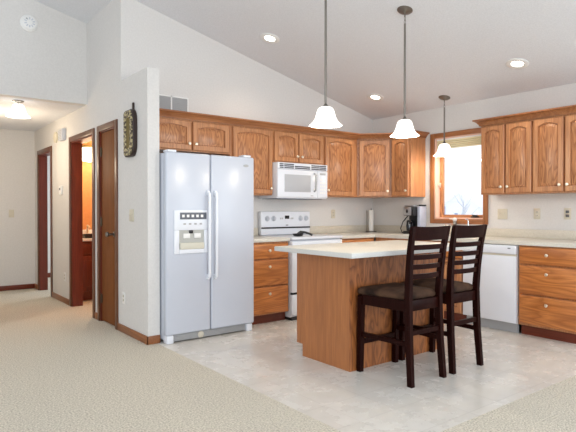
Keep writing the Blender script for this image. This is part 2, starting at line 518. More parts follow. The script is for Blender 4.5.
MB().box(0.014, ww - 0.014, 0.018, 0.064, WZ1 - 0.133, WZ1 - 0.118, 0.003).build('bottom_rail', shade_fab, shade)

# exterior
struct(MB().box(0.3, 60, -40, 50, -0.9, -0.5).build('ground', snow_m, smooth=False), 'snow-covered ground outside the window', 'ground')
hs = thing('distant_house', 'pale snow-roofed house far outside the kitchen window', 'house', (25, 15.2, -0.5), -90)
hb = MB()
hb.prism([(-1.6, 0), (1.0, 0), (1.0, 2.1), (-0.3, 2.9), (-1.6, 2.1)], 'y', 0, 5)
hb.build('house_wall', siding_m, hs, smooth=False)
hr = MB()
for sx in (-1, 1):
    hr.prism([(-0.3, 3.0), (-0.3 + sx * 1.6, 2.02), (-0.3 + sx * 1.6, 1.9), (-0.3, 2.88)], 'y', -0.25, 5.2)
hr.build('roof', snow_m, hs, smooth=False)
for x in (-0.75, -0.2):
    MB().box(x, x + 0.22, -0.04, 0.02, 1.25, 1.55).build('house_window', pane_blue, hs, smooth=False)
MB().box(-1.62, -1.5, -0.05, 0.05, 1.1, 2.0).build('downspout', pane_blue, hs, smooth=False)


def tree(x, y, h, label):
    t = thing('bare_tree', label, 'tree', (x, y, -0.5), 0, 'bare trees outside')
    rnd = random.Random(int(x * 10 + y))
    m = MB()
    m.tube([(0, 0, 0), (0.05, 0, h * 0.35), (0, 0.05, h * 0.6), (0.05, 0, h)], [0.10, 0.08, 0.05, 0.01], 7)
    m.build('trunk', bark_m, t)
    m = MB()
    for k in range(14):
        z = h * (0.35 + 0.6 * k / 14); a = rnd.uniform(0, 6.28); l = h * rnd.uniform(0.15, 0.34)
        m.tube([(0, 0, z), (math.cos(a) * l * .5, math.sin(a) * l * .5, z + l * 0.35), (math.cos(a) * l, math.sin(a) * l, z + l * 0.9)], [0.03, 0.02, 0.006], 5)
    m.build('branches', bark_m, t)


tree(18, 10.6, 2.3, 'bare pale tree outside, left in the window beside the far house')
tree(22, 11.4, 1.9, 'smaller bare pale tree outside, near the middle of the window')

# ------------------------------------------------------------------ cabinets


def outline(x0, x1, z0, z1, rise, n=14):
    pts = [(x0, z0), (x1, z0)]
    for k in range(n + 1):
        u = 1 - 2 * k / n
        zz = z1 - rise
        s = abs(u)
        zz += rise * (1 - (s / 0.93) ** 2) if s < 0.93 else 0
        pts.append(((x0 + x1) / 2 + u * (x1 - x0) / 2, zz))
    return pts


def cab_door(parent, x0, x1, z0, z1, knob=None, rise=0.026, st=0.05, t=0.02, kz='low'):
    """raised panel door with arched top rail in local coords, front toward -y"""
    n = 14
    inn = outline(x0 + st, x1 - st, z0 + st, z1 - st * 0.8, rise, n)
    def rect(i):
        a, b_, c, d = x0 + i, x1 - i, z0 + i, z1 - i
        pts = [(a, c), (b_, c)]
        for k in range(n + 1):
            u = 1 - 2 * k / n
            pts.append(((a + b_) / 2 + u * (b_ - a) / 2, d))
        return pts
    L3 = lambda pts, y: [(p[0], y, p[1]) for p in pts]
    m = MB()
    m.rings([L3(rect(0), 0.010), L3(rect(0), -t + 0.006), L3(rect(0.006), -t), L3(inn, -t), L3(outline(x0 + st + 0.002, x1 - st - 0.002, z0 + st + 0.002, z1 - st * 0.8 - 0.002, rise, n), -t + 0.014)], cap0=True, cap1=False)
    door = m.build('door', oak_frame, parent)
    p = MB()
    def o2(i): return outline(x0 + st + i, x1 - st - i, z0 + st + i, z1 - st * 0.8 - i, rise, n)
    p.rings([L3(o2(0.0015), -t + 0.0145), L3(o2(0.0085), -t + 0.0145), L3(o2(0.012), -t + 0.010), L3(o2(0.036), -t + 0.002), L3(o2(0.038), -t + 0.001)], cap0=False, cap1=True)
    p.build('panel', oak_v, door)
    if knob:
        kx = x0 + 0.028 if knob == 'l' else x1 - 0.028
        zz = z0 + 0.065 if kz == 'low' else z1 - 0.065
        knob_mesh(kx, -t, zz).build('knob', nickel, door)
    return door


def knob_mesh(x, y, z):
    return MB().lathe([(0.008, y), (0.006, y - 0.008), (0.007, y - 0.014), (0.015, y - 0.018), (0.016, y - 0.023), (0.012, y - 0.028), (0.001, y - 0.03)], (x, 0, z), 14, 'y')


def drawer(parent, x0, x1, z0, z1, knob=True, mat=None, t=0.02, name='drawer'):
    d = MB()
    r = lambda i, y: [(x0 + i, y, z0 + i), (x1 - i, y, z0 + i), (x1 - i, y, z1 - i), (x0 + i, y, z1 - i)]
    d.rings([r(0, 0.010), r(0, -t + 0.007), r(0.004, -t + 0.003), r(0.011, -t)])
    o = d.build(name, mat or oak_low, parent)
    if knob:
        knob_mesh((x0 + x1) / 2, -t, z1 - 0.07).build('knob', nickel, o)
    return o


def carcass(parent, w_, d_, z0, z1, toe=0.0, name='body', mat=None):
    m = MB().box(0, w_, 0.010, d_, z0, z1, 0.0015, 1)
    o = m.build(name, mat or oak_frame, parent)
    if toe:
        MB().box(0.0, w_, 0.065, d_, 0.0, z0).build('toe_kick', toe_wood, parent, smooth=False)
    return o


ZB, ZT = 1.385, 2.195
DU = 0.305
GU = 'oak wall cabinets'


def upper(label, x, y, rz, w_, z0, doors, z1=ZT, kz='low'):
    t = thing('hanging_cabinet', label, 'cabinet', (x, y, 0), rz)
    carcass(t, w_, DU - 0.002, z0, z1)
    for a, b_, k in doors:
        cab_door(t, a, b_, z0 + 0.012, 2.12, k, rise=0.026 if z1 - z0 > 0.5 else 0.022)
    return t


YF = -DU
# wall A (back): left to right
x0 = -3.508
upper('wide short oak cabinet with two arched doors above the fridge', x0, YF, 0, -2.545 - x0, 1.815,
      [(0.03, -3.017 - x0, 'r'), (-2.997 - x0, -2.568 - x0, 'l')])
x0 = -2.543
upper('tall single-door oak cabinet between the fridge cabinet and the microwave', x0, YF, 0, -1.981 - x0, ZB, [(-2.512 - x0, -1.992 - x0, 'r')])
x0 = -1.979
upper('short oak cabinet with two arched doors right above the microwave', x0, YF, 0, -1.204 - x0, 1.768, [(-1.959 - x0, -1.612 - x0, 'r'), (-1.596 - x0, -1.222 - x0, 'l')])
x0 = -1.202
upper('tall single-door oak cabinet right of the microwave', x0, YF, 0, -0.612 - x0, ZB, [(-1.18 - x0, -0.69 - x0, 'l')])
# diagonal corner cabinet
t = thing('hanging_cabinet', 'diagonal oak corner cabinet with one arched door', 'cabinet', (-0.61, -DU, 0), -45)
L = math.hypot(0.61 - DU, 0.61 - DU)
c45 = math.sqrt(0.5)
m = MB()
def loc45(X, Y):
    dx, dy = X + 0.61, Y + DU
    return (dx * c45 - dy * c45, dx * c45 + dy * c45)
m.prism([loc45(*p) for p in ((-0.61, -DU + 0.014), (-DU + 0.014, -0.61), (-0.003, -0.61), (-0.003, -0.003), (-0.61, -0.003))], 'z', ZB, ZT)
m.build('body', oak_v, t, smooth=False)
cab_door(t, 0.022, L - 0.022, ZB + 0.012, 2.12, 'r')
# wall B (right wall): rz -90, local x -> -Y
upper('narrow single-door oak cabinet left of the window', -DU, -0.612, -90, 0.303, ZB, [(0.018, 0.285, 'r')])
upper('oak cabinet with two doors right beside the window', -DU, -1.889, -90, 0.588, ZB, [(0.016, 0.285, 'r'), (0.302, 0.577, 'l')])
upper('oak cabinet with two doors at the right edge, second from the window', -DU, -2.478, -90, 0.612, ZB, [(0.009, 0.304, 'r'), (0.322, 0.602, 'l')])


def crown(path, label):
    prof = [(0.0, 2.135), (0.010, 2.135), (0.013, 2.148), (0.026, 2.165), (0.046, 2.184), (0.062, 2.190), (0.062, 2.204), (0.0, 2.204)]
    n = len(path); rings = []
    for i in range(n):
        p = Vector(path[i])
        nn = []
        if i > 0:
            d = (p - Vector(path[i - 1])).normalized(); nn.append(Vector((d.y, -d.x)))
        if i < n - 1:
            d = (Vector(path[i + 1]) - p).normalized(); nn.append(Vector((d.y, -d.x)))
        if len(nn) == 2:
            s = nn[0] + nn[1]; off = s / (s.dot(nn[0]))
        else: off = nn[0]
        rings.append([(p.x + off.x * o, p.y + off.y * o, z) for o, z in prof])
    tag(MB().rings(rings).build('crown_molding', oak_trim_h), label, 'molding')  # shade on the down-facing profile is put into the darker oak tone


e = 0.307
crown([(-3.508, -e), (-0.611, -e), (-e, -0.611), (-e, -0.917), (-0.002, -0.917)], 'long oak crown molding from the fridge to the window')
crown([(-0.002, -1.887), (-e, -1.887), (-e, -3.092)], 'oak crown molding over the cabinets right of the window')

# return air grille above fridge cabinets
g = thing('air_grille', 'return air grille with two grey louvred panels above the fridge cabinets', 'vent', (-3.29, 0, 0), 0)
fr = MB()
for a in (0.0, 0.195, 0.386): fr.box(a, a + 0.014, -0.014, -0.001, 2.222, 2.425)
for z in (2.222, 2.411): fr.box(0.014, 0.386, -0.014, -0.001, z, z + 0.014)
fr.build('frame', plast_w, g, smooth=False)
for a in (0.014, 0.209):
    lv = MB(); lv.box(a, a + (0.181 if a < .1 else 0.177), -0.004, -0.001, 2.236, 2.411)
    for k in range(9):
        z = 2.24 + k * 0.019
        lv.box(a, a + (0.181 if a < .1 else 0.177), -0.012, -0.009, z, z + 0.014, M=None)
    lv.build('louver_panel', grey_p, g, smooth=False)

# base cabinets
DB = 0.608
ZT2 = 0.874


def base_cab(label, x, y, rz, w_, name='floor_cabinet'):
    t = thing(name, label, 'cabinet', (x, y, 0), rz)
    carcass(t, w_, DB, 0.10, ZT2, toe=0.10)
    return t


FB = -0.61
t = base_cab('oak three-drawer base cabinet between the fridge and the range', -2.545, FB, 0, 0.56, 'drawer_cabinet')
for z0, z1 in ((0.70, 0.855), (0.412, 0.684), (0.113, 0.396)): drawer(t, 0.02, 0.545, z0, z1)
t = base_cab('oak base cabinet between the range and the corner', -1.205, FB, 0, 0.59)
drawer(t, 0.02, 0.54, 0.70, 0.855)
cab_door(t, 0.02, 0.275, 0.113, 0.684, 'r', rise=0.0, kz='high'); cab_door(t, 0.285, 0.54, 0.113, 0.684, 'l', rise=0.0, kz='high')
t = base_cab('oak sink base cabinet under the window', FB, -0.613, -90, 1.27)
for a, b_ in ((0.33, 0.785), (0.80, 1.255)): drawer(t, a, b_, 0.70, 0.855, knob=False, name='false_front')
for a, b_, k in ((0.33, 0.785, 'r'), (0.80, 1.255, 'l')): cab_door(t, a, b_, 0.113, 0.684, k, rise=0.0, kz='high')
t = base_cab('oak three-drawer base cabinet right of the dishwasher', FB, -2.494, -90, 0.58, 'drawer_cabinet')
for z0, z1 in ((0.70, 0.862), (0.412, 0.684), (0.123, 0.396)): drawer(t, 0.018, 0.562, z0, z1)

# countertops
m = MB()
m.box(-2.548, -1.984, -0.635, -0.002, 0.876, 0.914, 0.004)
ct = tag(m.build('countertop', lam_m), 'short laminate countertop between the fridge and the range', 'countertop')
MB().box(-2.548, -1.984, -0.022, -0.002, 0.9145, 1.008, 0.003).build('backsplash', splash_m, ct)
SX0, SX1, SY0, SY1 = -0.53, -0.13, -1.78, -1.02
m = MB()
m.prism([(-1.205, -0.635), (-0.635, -0.635), (-0.635, SY1), (-0.002, SY1), (-0.002, -0.002), (-1.205, -0.002)], 'z', 0.876, 0.914)
m.box(-0.635, SX0, SY0, SY1, 0.876, 0.914)
m.box(SX1, -0.002, SY0, SY1, 0.876, 0.914)
m.box(-0.635, -0.002, -3.074, SY0, 0.876, 0.914)
ct = tag(m.build('countertop', lam_m, smooth=False), 'L-shaped laminate countertop running from the range under the window', 'countertop')
m = MB()
m.box(-1.205, -0.002, -0.022, -0.002, 0.9145, 1.008, 0.003)
m.box(-0.022, -0.002, -3.074, -0.022, 0.9145, 1.008, 0.003)
m.build('backsplash', splash_m, ct)
# sink
sk = thing('kitchen_sink', 'white drop-in sink in the countertop under the window', 'sink', (0, 0, 0))
m = MB()
m.box(SX0 - 0.02, SX0 + 0.02, SY0 - 0.02, SY1 + 0.02, 0.9145, 0.921, 0.003); m.box(SX1 - 0.02, SX1 + 0.02, SY0 - 0.02, SY1 + 0.02, 0.9145, 0.921, 0.003)
m.box(SX0 + 0.02, SX1 - 0.02, SY0 - 0.02, SY0 + 0.02, 0.9145, 0.921, 0.003); m.box(SX0 + 0.02, SX1 - 0.02, SY1 - 0.02, SY1 + 0.02, 0.9145, 0.921, 0.003)
m.build('rim', plast_w, sk)

# ------------------------------------------------------------------ refrigerator
fx0, fx1, fsp = -3.504, -2.55, -3.047
fr = thing('refrigerator', 'white side-by-side refrigerator with water dispenser', 'refrigerator', (fx0, -0.775, 0))
W_ = fx1 - fx0
sp = fsp - fx0
MB().box(0.006, W_ - 0.006, 0.065, 0.745, 0.03, 1.735, 0.006).build('body', fridge_m, fr)
fd = MB().box(0.0, sp - 0.004, 0, 0.06, 0.078, 1.742, 0.018, 4).build('freezer_door', fridge_m, fr)
rd = MB().box(sp + 0.004, W_, 0, 0.06, 0.078, 1.742, 0.018, 4).build('fridge_door', fridge_m, fr)
for dd, xx in ((fd, sp - 0.038), (rd, sp + 0.038)):
    h = MB()
    h.tube([(xx, 0.0, 1.375), (xx, -0.04, 1.37), (xx, -0.045, 1.33), (xx, -0.045, 0.63), (xx, -0.04, 0.59), (xx, 0.0, 0.585)], [0.014, 0.015, 0.014, 0.014, 0.015, 0.014], 10)
    h.box(xx - 0.014, xx + 0.014, -0.03, 0.004, 1.35, 1.40, 0.006)
    h.box(xx - 0.014, xx + 0.014, -0.03, 0.004, 0.56, 0.61, 0.006)
    h.build('handle', white_m, dd)
for xx in (0.07, W_ - 0.07):
    MB().box(xx - 0.045, xx + 0.045, 0.02, 0.12, 1.7425, 1.765, 0.008).build('hinge_cover', white_m, fr)
gr = MB().box(0.085, W_ - 0.09, 0.03, 0.064, 0.012, 0.074, 0.004)
for k in range(4): gr.box(0.095, W_ - 0.10, 0.025, 0.032, 0.02 + k * 0.013, 0.026 + k * 0.013)
gr.build('base_grille', grey_p, fr)
MB().lathe([(0.001, 0.028), (0.03, 0.028), (0.031, 0.02), (0.024, 0.016), (0.001, 0.016)], (0.36, 0, 0.043), 20, 'y').build('filter_cap', beige_p, fr)
for xx in (0.012, W_ - 0.085):
    MB().box(xx, xx + 0.065, 0.006, 0.10, 0.0, 0.076, 0.01).build('foot', white_m, fr)
# dispenser
dx0, dx1, dz0, dz1 = 0.075, 0.415, 0.815, 1.215
dp = MB()
dp.box(dx0, dx1, -0.012, 0.004, dz1 - 0.185, dz1, 0.004)
dp.box(dx0, dx0 + 0.05, -0.012, 0.004, dz0, dz1 - 0.185, 0.004)
dp.box(dx1 - 0.035, dx1, -0.012, 0.004, dz0, dz1 - 0.185, 0.004)
dp.box(dx0 + 0.05, dx1 - 0.035, -0.014, 0.004, dz0, dz0 + 0.04, 0.004)
dsp = dp.build('dispenser', white_m, fr)
MB().box(dx0 + 0.05, dx1 - 0.035, -0.001, 0.003, dz0 + 0.04, dz1 - 0.18).build('recess', recess_m, dsp, smooth=False)
cp = MB().box(dx0 + 0.055, dx1 - 0.012, -0.015, -0.011, dz1 - 0.085, dz1 - 0.022, 0.002).build('control_strip', dgrey_p, dsp)
for k in range(5):
    MB().box(dx0 + 0.075 + k * 0.048, dx0 + 0.1 + k * 0.048, -0.0165, -0.0145, dz1 - 0.066, dz1 - 0.042).build('button', plast_w, dsp)
for k in range(4):
    MB().box(dx0 + 0.09 + k * 0.055, dx0 + 0.115 + k * 0.055, -0.0135, -0.0115, dz1 - 0.135, dz1 - 0.12).build('indicator', grey_p, dsp)
sp2 = MB(); sp2.box(dx0 + 0.15, dx0 + 0.19, -0.012, -0.001, dz1 - 0.215, dz1 - 0.186, 0.003)
sp2.build('nozzle', black_p, dsp)
for xx in (0.09, 0.2):
    MB().box(dx0 + xx, dx0 + xx + 0.07, -0.012, -0.002, dz0 + 0.14, dz0 + 0.185, 0.006).build('paddle', plast_w, dsp)
MB().box(dx0 + 0.055, dx1 - 0.04, -0.022, -0.001, dz0 + 0.04, dz0 + 0.10, 0.006).build('drip_tray', tray_m, dsp)
bd = MB()
bd.lathe([(0.001, -0.002), (0.03, -0.002), (0.03, 0.001), (0.001, 0.001)], (0, 0, 0), 20, 'y')
b_ = bd.build('badge', grey_p, rd); b_.scale = (1, 1, 0.45); b_.location = (W_ - 0.10, -0.001, 1.655)

# ------------------------------------------------------------------ range
rg = thing('kitchen_range', 'white electric range with knobs on its backguard', 'range', (-1.979, -0.655, 0))
RW = 0.758
MB().box(0.003, RW - 0.003, 0.03, 0.64, 0.035, 0.882).build('body', white_m, rg)
MB().box(0.0, RW, -0.012, 0.64, 0.888, 0.917, 0.006).build('cooktop', white_m, rg)
od = MB().box(0.004, RW - 0.004, -0.01, 0.03, 0.31, 0.872, 0.008, 3).build('oven_door', white_m, rg)
MB().box(0.14, RW - 0.14, -0.013, -0.009, 0.44, 0.70, 0.001).build('oven_window', black_g, od)
h = MB()
h.tube([(0.08, -0.01, 0.82), (0.08, -0.055, 0.825), (RW - 0.08, -0.055, 0.825), (RW - 0.08, -0.01, 0.82)], 0.013, 10)
h.build('oven_handle', white_m, od)
MB().box(0.004, RW - 0.004, -0.006, 0.03, 0.06, 0.285, 0.006).build('storage_drawer', white_m, rg)
MB().box(0.006, RW - 0.006, 0.004, 0.03, 0.286, 0.308).build('drawer_gap', seal_m, rg)
MB().box(0.02, RW - 0.02, 0.02, 0.6, 0.0, 0.04).build('kick_plate', black_p, rg)
bgd = MB().box(0.0, RW, 0.585, 0.65, 0.918, 1.2, 0.012, 3)
bg_o = bgd.build('backguard', white_m, rg)
MB().box(0.006, RW - 0.006, 0.576, 0.588, 0.995, 1.012).build('vent_slot', black_p, bg_o)
for xx in (0.09, 0.185, 0.60, 0.69):
    k = MB().lathe([(0.034, 0.584), (0.032, 0.578), (0.024, 0.575), (0.021, 0.556), (0.001, 0.555)], (xx, 0, 1.115), 18, 'y')
    k.box(xx - 0.004, xx + 0.004, 0.55, 0.56, 1.096, 1.134)
    k.build('knob', knobw_m, bg_o)
MB().box(0.355, 0.42, 0.58, 0.586, 1.11, 1.15).build('clock_display', black_g, bg_o)
for xx in (0.285, 0.31, 0.445, 0.47):
    MB().box(xx, xx + 0.014, 0.582, 0.586, 1.105, 1.125).build('button', grey_p, bg_o)
MB().box(0.37, 0.405, 0.582, 0.586, 1.028, 1.038).build('badge', dgrey_p, bg_o)
for xx, yy, rr in ((0.19, 0.16, 0.1), (0.56, 0.16, 0.08), (0.19, 0.43, 0.08), (0.56, 0.43, 0.1)):
    MB().lathe([(rr - 0.006, 0.9172), (rr - 0.006, 0.9182), (rr, 0.9182), (rr, 0.9172)], (xx, yy, 0), 36, caps=False).build('burner_ring', grey_p, rg)
# small black object on the cooktop
so = thing('spoon_rest', 'small black spoon rest lying on the white cooktop', 'spoon rest', (-1.78, -0.52, 0.9185))
m = MB()
m.lathe([(0.03, 0.0), (0.05, 0.004), (0.065, 0.03), (0.06, 0.03), (0.045, 0.009), (0.001, 0.006)], (0, 0, 0), 20)
m.build('bowl', black_p, so)
m = MB()
m.tube([(0.0, 0, 0.022), (0.03, -0.01, 0.045), (0.075, -0.03, 0.046), (0.12, -0.05, 0.03), (0.155, -0.065, 0.012)], [0.02, 0.02, 0.012, 0.011, 0.014], 8)
m.build('handle', black_p, so)

# ------------------------------------------------------------------ microwave
mw = thing('microwave', 'white over-the-range microwave under the short cabinet', 'microwave', (-1.976, -0.395, 1.352))
MWW, MH = 0.758, 0.41
MB().box(0, MWW, 0.02, 0.39, 0.0, MH, 0.004).build('body', white_m, mw)
MB().box(0.0, MWW, 0.0, 0.02, MH - 0.075, MH, 0.006).build('vent_housing', white_m, mw)
gv = MB()
for a, b_ in ((0.03, 0.085), (0.095, 0.235), (0.25, 0.48), (0.50, 0.62), (0.625, 0.735)):
    for k in range(3):
        dz = -0.012 if (0.24 < a < 0.49 and k == 0) else 0
        if dz: continue
        gv.box(a, b_, -0.002, 0.004, MH - 0.066 + (2 - k) * 0.02, MH - 0.053 + (2 - k) * 0.02)
gv.build('vent_slots', slot_m, mw)
dr = MB().box(0.0, 0.60, 0.0, 0.02, 0.012, MH - 0.078, 0.008, 3).build('door', white_m, mw)
MB().box(0.10, 0.49, -0.003, 0.003, 0.075, MH - 0.135, 0.002).build('door_window', shade_glass, dr)
h = MB(); h.tube([(0.545, 0.0, 0.30), (0.545, -0.03, 0.285), (0.545, -0.036, 0.19), (0.545, -0.03, 0.10), (0.545, 0.0, 0.085)], 0.011, 10)
h.build('handle', kick_m, dr)
cpn = MB().box(0.603, MWW, 0.0, 0.02, 0.012, MH - 0.078, 0.006).build('control_panel', white_m, mw)
MB().box(0.635, 0.725, -0.002, 0.002, MH - 0.125, MH - 0.10).build('display', kick_m, cpn)
bt = MB()
for i in range(3):
    for k in range(5):
        bt.box(0.637 + i * 0.031, 0.658 + i * 0.031, -0.0015, 0.002, 0.06 + k * 0.04, 0.08 + k * 0.04)
bt.build('keypad', plast_w, cpn)
MB().box(0.04, 0.70, 0.04, 0.36, -0.006, 0.001).build('bottom_grille', dgrey_p, mw)
MB().box(0.49, 0.53, -0.0015, 0.002, 0.03, 0.038).build('badge', grey_p, dr)

# ------------------------------------------------------------------ dishwasher
dw = thing('dishwasher', 'white dishwasher between the sink cabinet and the drawers', 'dishwasher', (-0.635, -1.888, 0), -90)
DWW = 0.60
MB().box(0.003, DWW - 0.003, 0.03, 0.60, 0.10, 0.87).build('body', plast_w, dw)
MB().box(0.004, DWW - 0.004, 0.0, 0.03, 0.105, 0.762, 0.005).build('door', white_m, dw)
cpn = MB().box(0.004, DWW - 0.004, -0.012, 0.03, 0.782, 0.868, 0.008, 3).build('control_panel', white_m, dw)
MB().box(0.01, DWW - 0.01, 0.004, 0.03, 0.762, 0.783).build('handle_recess', beige_p, dw)
MB().box(0.515, 0.545, -0.0135, -0.011, 0.835, 0.845).build('badge', dgrey_p, cpn)
MB().box(0.01, 0.58, 0.065, 0.09, 0.002, 0.10).build('kick_plate', kick_m, dw)

# ------------------------------------------------------------------ island
isl = thing('kitchen_island', 'oak-panelled kitchen island cabinet under the pale top', 'island', (-2.753, -2.3485, 0))
IW, IDp = 1.158, 0.634
m = MB()
m.prism([(0.006, 0), (IDp - 0.075, 0), (IDp - 0.075, 0.10), (IDp, 0.10), (IDp, 0.875), (0.006, 0.875)], 'x', 0.0, 0.02)
m.build('side_panel', oak_isl, isl, smooth=False)
m = MB()
m.prism([(0.006, 0), (IDp - 0.075, 0), (IDp - 0.075, 0.10), (IDp, 0.10), (IDp, 0.875), (0.006, 0.875)], 'x', IW - 0.02, IW)
m.build('side_panel', oak_isl, isl, smooth=False)
MB().box(0.0, IW, 0.0, 0.006, 0, 0.875, 0.001, 1).build('front_panel', oak_front_shaded, isl)
MB().box(0.02, IW - 0.02, 0.02, IDp, 0.10, 0.875).build('body', oak_v, isl, smooth=False)
MB().box(0.02, IW - 0.02, 0.02, IDp - 0.08, 0.0, 0.10).build('toe_kick', toe_wood, isl, smooth=False)
bk = bpy.data.objects.new('door_bank', None)
# doors on the range side
bpy.data.objects.remove(bk)
for i in range(3):
    a = 0.03 + i * 0.37
    m = MB(); m.box(a, a + 0.355, IDp, IDp + 0.02, 0.113, 0.684, 0.006); d = m.build('door', oak_v, isl)
    MB().lathe([(0.007, IDp + 0.02), (0.006, IDp + 0.034), (0.015, IDp + 0.04), (0.012, IDp + 0.05), (0.001, IDp + 0.05)], (a + 0.33, 0, 0.63), 14, 'y').build('knob', nickel, d)
    m = MB(); m.box(a, a + 0.355, IDp, IDp + 0.02, 0.70, 0.855, 0.006); d = m.build('drawer', oak_low, isl)
    MB().lathe([(0.007, IDp + 0.02), (0.006, IDp + 0.034), (0.015, IDp + 0.04), (0.012, IDp + 0.05), (0.001, IDp + 0.05)], (a + 0.18, 0, 0.78), 14, 'y').build('knob', nickel, d)
tp = thing('island_countertop', 'pale laminate countertop of the kitchen island', 'countertop', (-2.948, -2.565, 0.8765))
MB().box(0.001, 1.549, 0.001, 0.906, 0.004, 0.038, 0.003).build('slab', lam_m, tp)
MB().box(0.0, 1.55, 0.0, 0.907, 0.0, 0.034, 0.002).build('edge_band', lame_m, tp)

# ------------------------------------------------------------------ bar stools


def make_stool(label, x, y, rz=0):
    t = thing('bar_stool', label, 'stool', (x, y, 0), rz, 'dark bar stools at the island')
    # local: faces +y; front legs y=+.235, back legs y=-.225 (feet)
    SH = 0.575
    for s in (-1, 1):
        MB().bar((s * 0.198, 0.238, 0), (s * 0.198, 0.225, SH), 0.036, 0.036, (1, 0, 0), 0.042, 0.042).build('leg', espresso, t)
        # rear leg continues to the back post
        pts = [(s * 0.180, -0.228, 0.0, 0.034, 0.040), (s * 0.172, -0.205, 0.30, 0.036, 0.044), (s * 0.168, -0.195, 0.60, 0.036, 0.046),
               (s * 0.175, -0.206, 0.78, 0.034, 0.042), (s * 0.184, -0.226, 0.95, 0.033, 0.036), (s * 0.194, -0.256, 1.10, 0.032, 0.028)]
        secs = []
        for px, py, pz, w_, d_ in pts:
            secs.append([(px - w_ / 2, py - d_ / 2, pz), (px + w_ / 2, py - d_ / 2, pz), (px + w_ / 2, py + d_ / 2, pz), (px - w_ / 2, py + d_ / 2, pz)])
        MB().rings(secs).build('leg', espresso, t)
    # seat frame (aprons)
    m = MB()
    m.box(-0.178, 0.178, 0.208, 0.232, 0.51, 0.585, 0.003)
    m.box(-0.155, 0.155, -0.205, -0.183, 0.51, 0.585, 0.003)
    for s in (-1, 1):
        m.bar((s * 0.176, -0.18, 0.5475), (s * 0.198, 0.21, 0.5475), 0.022, 0.075, (1, 0, 0))
    m.build('seat_frame', espresso, t)
    # cushion: rounded trapezoid, domed
    rings = []
    def trap(i, z):
        wf, wb = 0.222 - i, 0.172 - i
        yf, yb = 0.258 - i, -0.182 + i
        pts = []
        cr = 0.035
        cor = [(wf, yf), (-wf, yf), (-wb, yb), (wb, yb)]
        n4 = 4
        for k in range(4):
            P = Vector(cor[k]); A = Vector(cor[k - 1]); B = Vector(cor[(k + 1) % 4])
            a = P + (A - P).normalized() * cr; b_ = P + (B - P).normalized() * cr
            for q in range(6):
                u = q / 5
                pts.append(((1 - u) ** 2 * a + 2 * u * (1 - u) * P + u * u * b_).to_3d())
        return [(p.x, p.y, z) for p in pts]
    rings = [trap(0.01, 0.584), trap(0.0, 0.592), trap(-0.002, 0.61), trap(0.004, 0.626), trap(0.02, 0.637), trap(0.06, 0.646), trap(0.11, 0.650)]
    MB().rings(rings).build('seat', seat_m, t, ang=60)
    # stretchers
    MB().bar((-0.190, 0.232, 0.225), (0.190, 0.232, 0.225), 0.022, 0.036, (0, 1, 0)).build('stretcher', espresso, t)
    for s in (-1, 1):
        MB().bar((s * 0.174, -0.20, 0.285), (s * 0.196, 0.225, 0.285), 0.02, 0.034, (1, 0, 0)).build('stretcher', espresso, t)
    MB().bar((-0.165, -0.204, 0.36), (0.165, -0.204, 0.36), 0.02, 0.034, (0, 1, 0)).build('stretcher', espresso, t)
    # curved slats
    def slat(zb, zt_, th, name, over=0.0):
        def ypost(z):
            pz = [0.60, 0.78, 0.95, 1.10]; py = [-0.195, -0.206, -0.226, -0.256]
            for q in range(3):
                if z <= pz[q + 1]:
                    u = (z - pz[q]) / (pz[q + 1] - pz[q]); return py[q] + u * (py[q + 1] - py[q])
            return py[-1]
        secs = []
        n = 10
        for k in range(n + 1):
            u = -1 + 2 * k / n
            hw = 0.160 + (0.5 * (zb + zt_) - 0.7) * 0.075 + over
            bow = -0.024 * (1 - u * u)
            sag = 0.006 * u * u if over else 0.0
            y0_, y1_ = ypost(zb) + bow, ypost(zt_) + bow
            secs.append([(u * hw, y0_ - th / 2, zb), (u * hw, y0_ + th / 2, zb), (u * hw, y1_ + th / 2, zt_ + sag), (u * hw, y1_ - th / 2, zt_ + sag)])
        MB().rings(secs).build(name, espresso, t)
    slat(1.005, 1.098, 0.02, 'top_rail', 0.018)
    for z in (0.938, 0.869, 0.802, 0.735):
        slat(z, z + 0.035, 0.016, 'slat')
    return t


st = make_stool('dark wood bar stool with brown seat nearest the island\'s left corner', -2.479, -2.619)
s2 = copy_tree(st)
s2.location = (-1.995, -2.614, 0); s2['label'] = 'dark wood bar stool on the dishwasher side, standing right of the other stool'

# ------------------------------------------------------------------ pendants
SHZ = 1.86
SHADE = [(0.024, 0.143), (0.036, 0.142), (0.050, 0.136), (0.060, 0.124), (0.067, 0.106), (0.073, 0.084), (0.079, 0.062), (0.088, 0.042), (0.102, 0.024), (0.118, 0.010), (0.128, 0.002),
         (0.126, 0.0), (0.114, 0.007), (0.098, 0.021), (0.084, 0.039), (0.075, 0.060), (0.069, 0.083), (0.063, 0.104), (0.056, 0.121), (0.046, 0.131), (0.02, 0.137)]


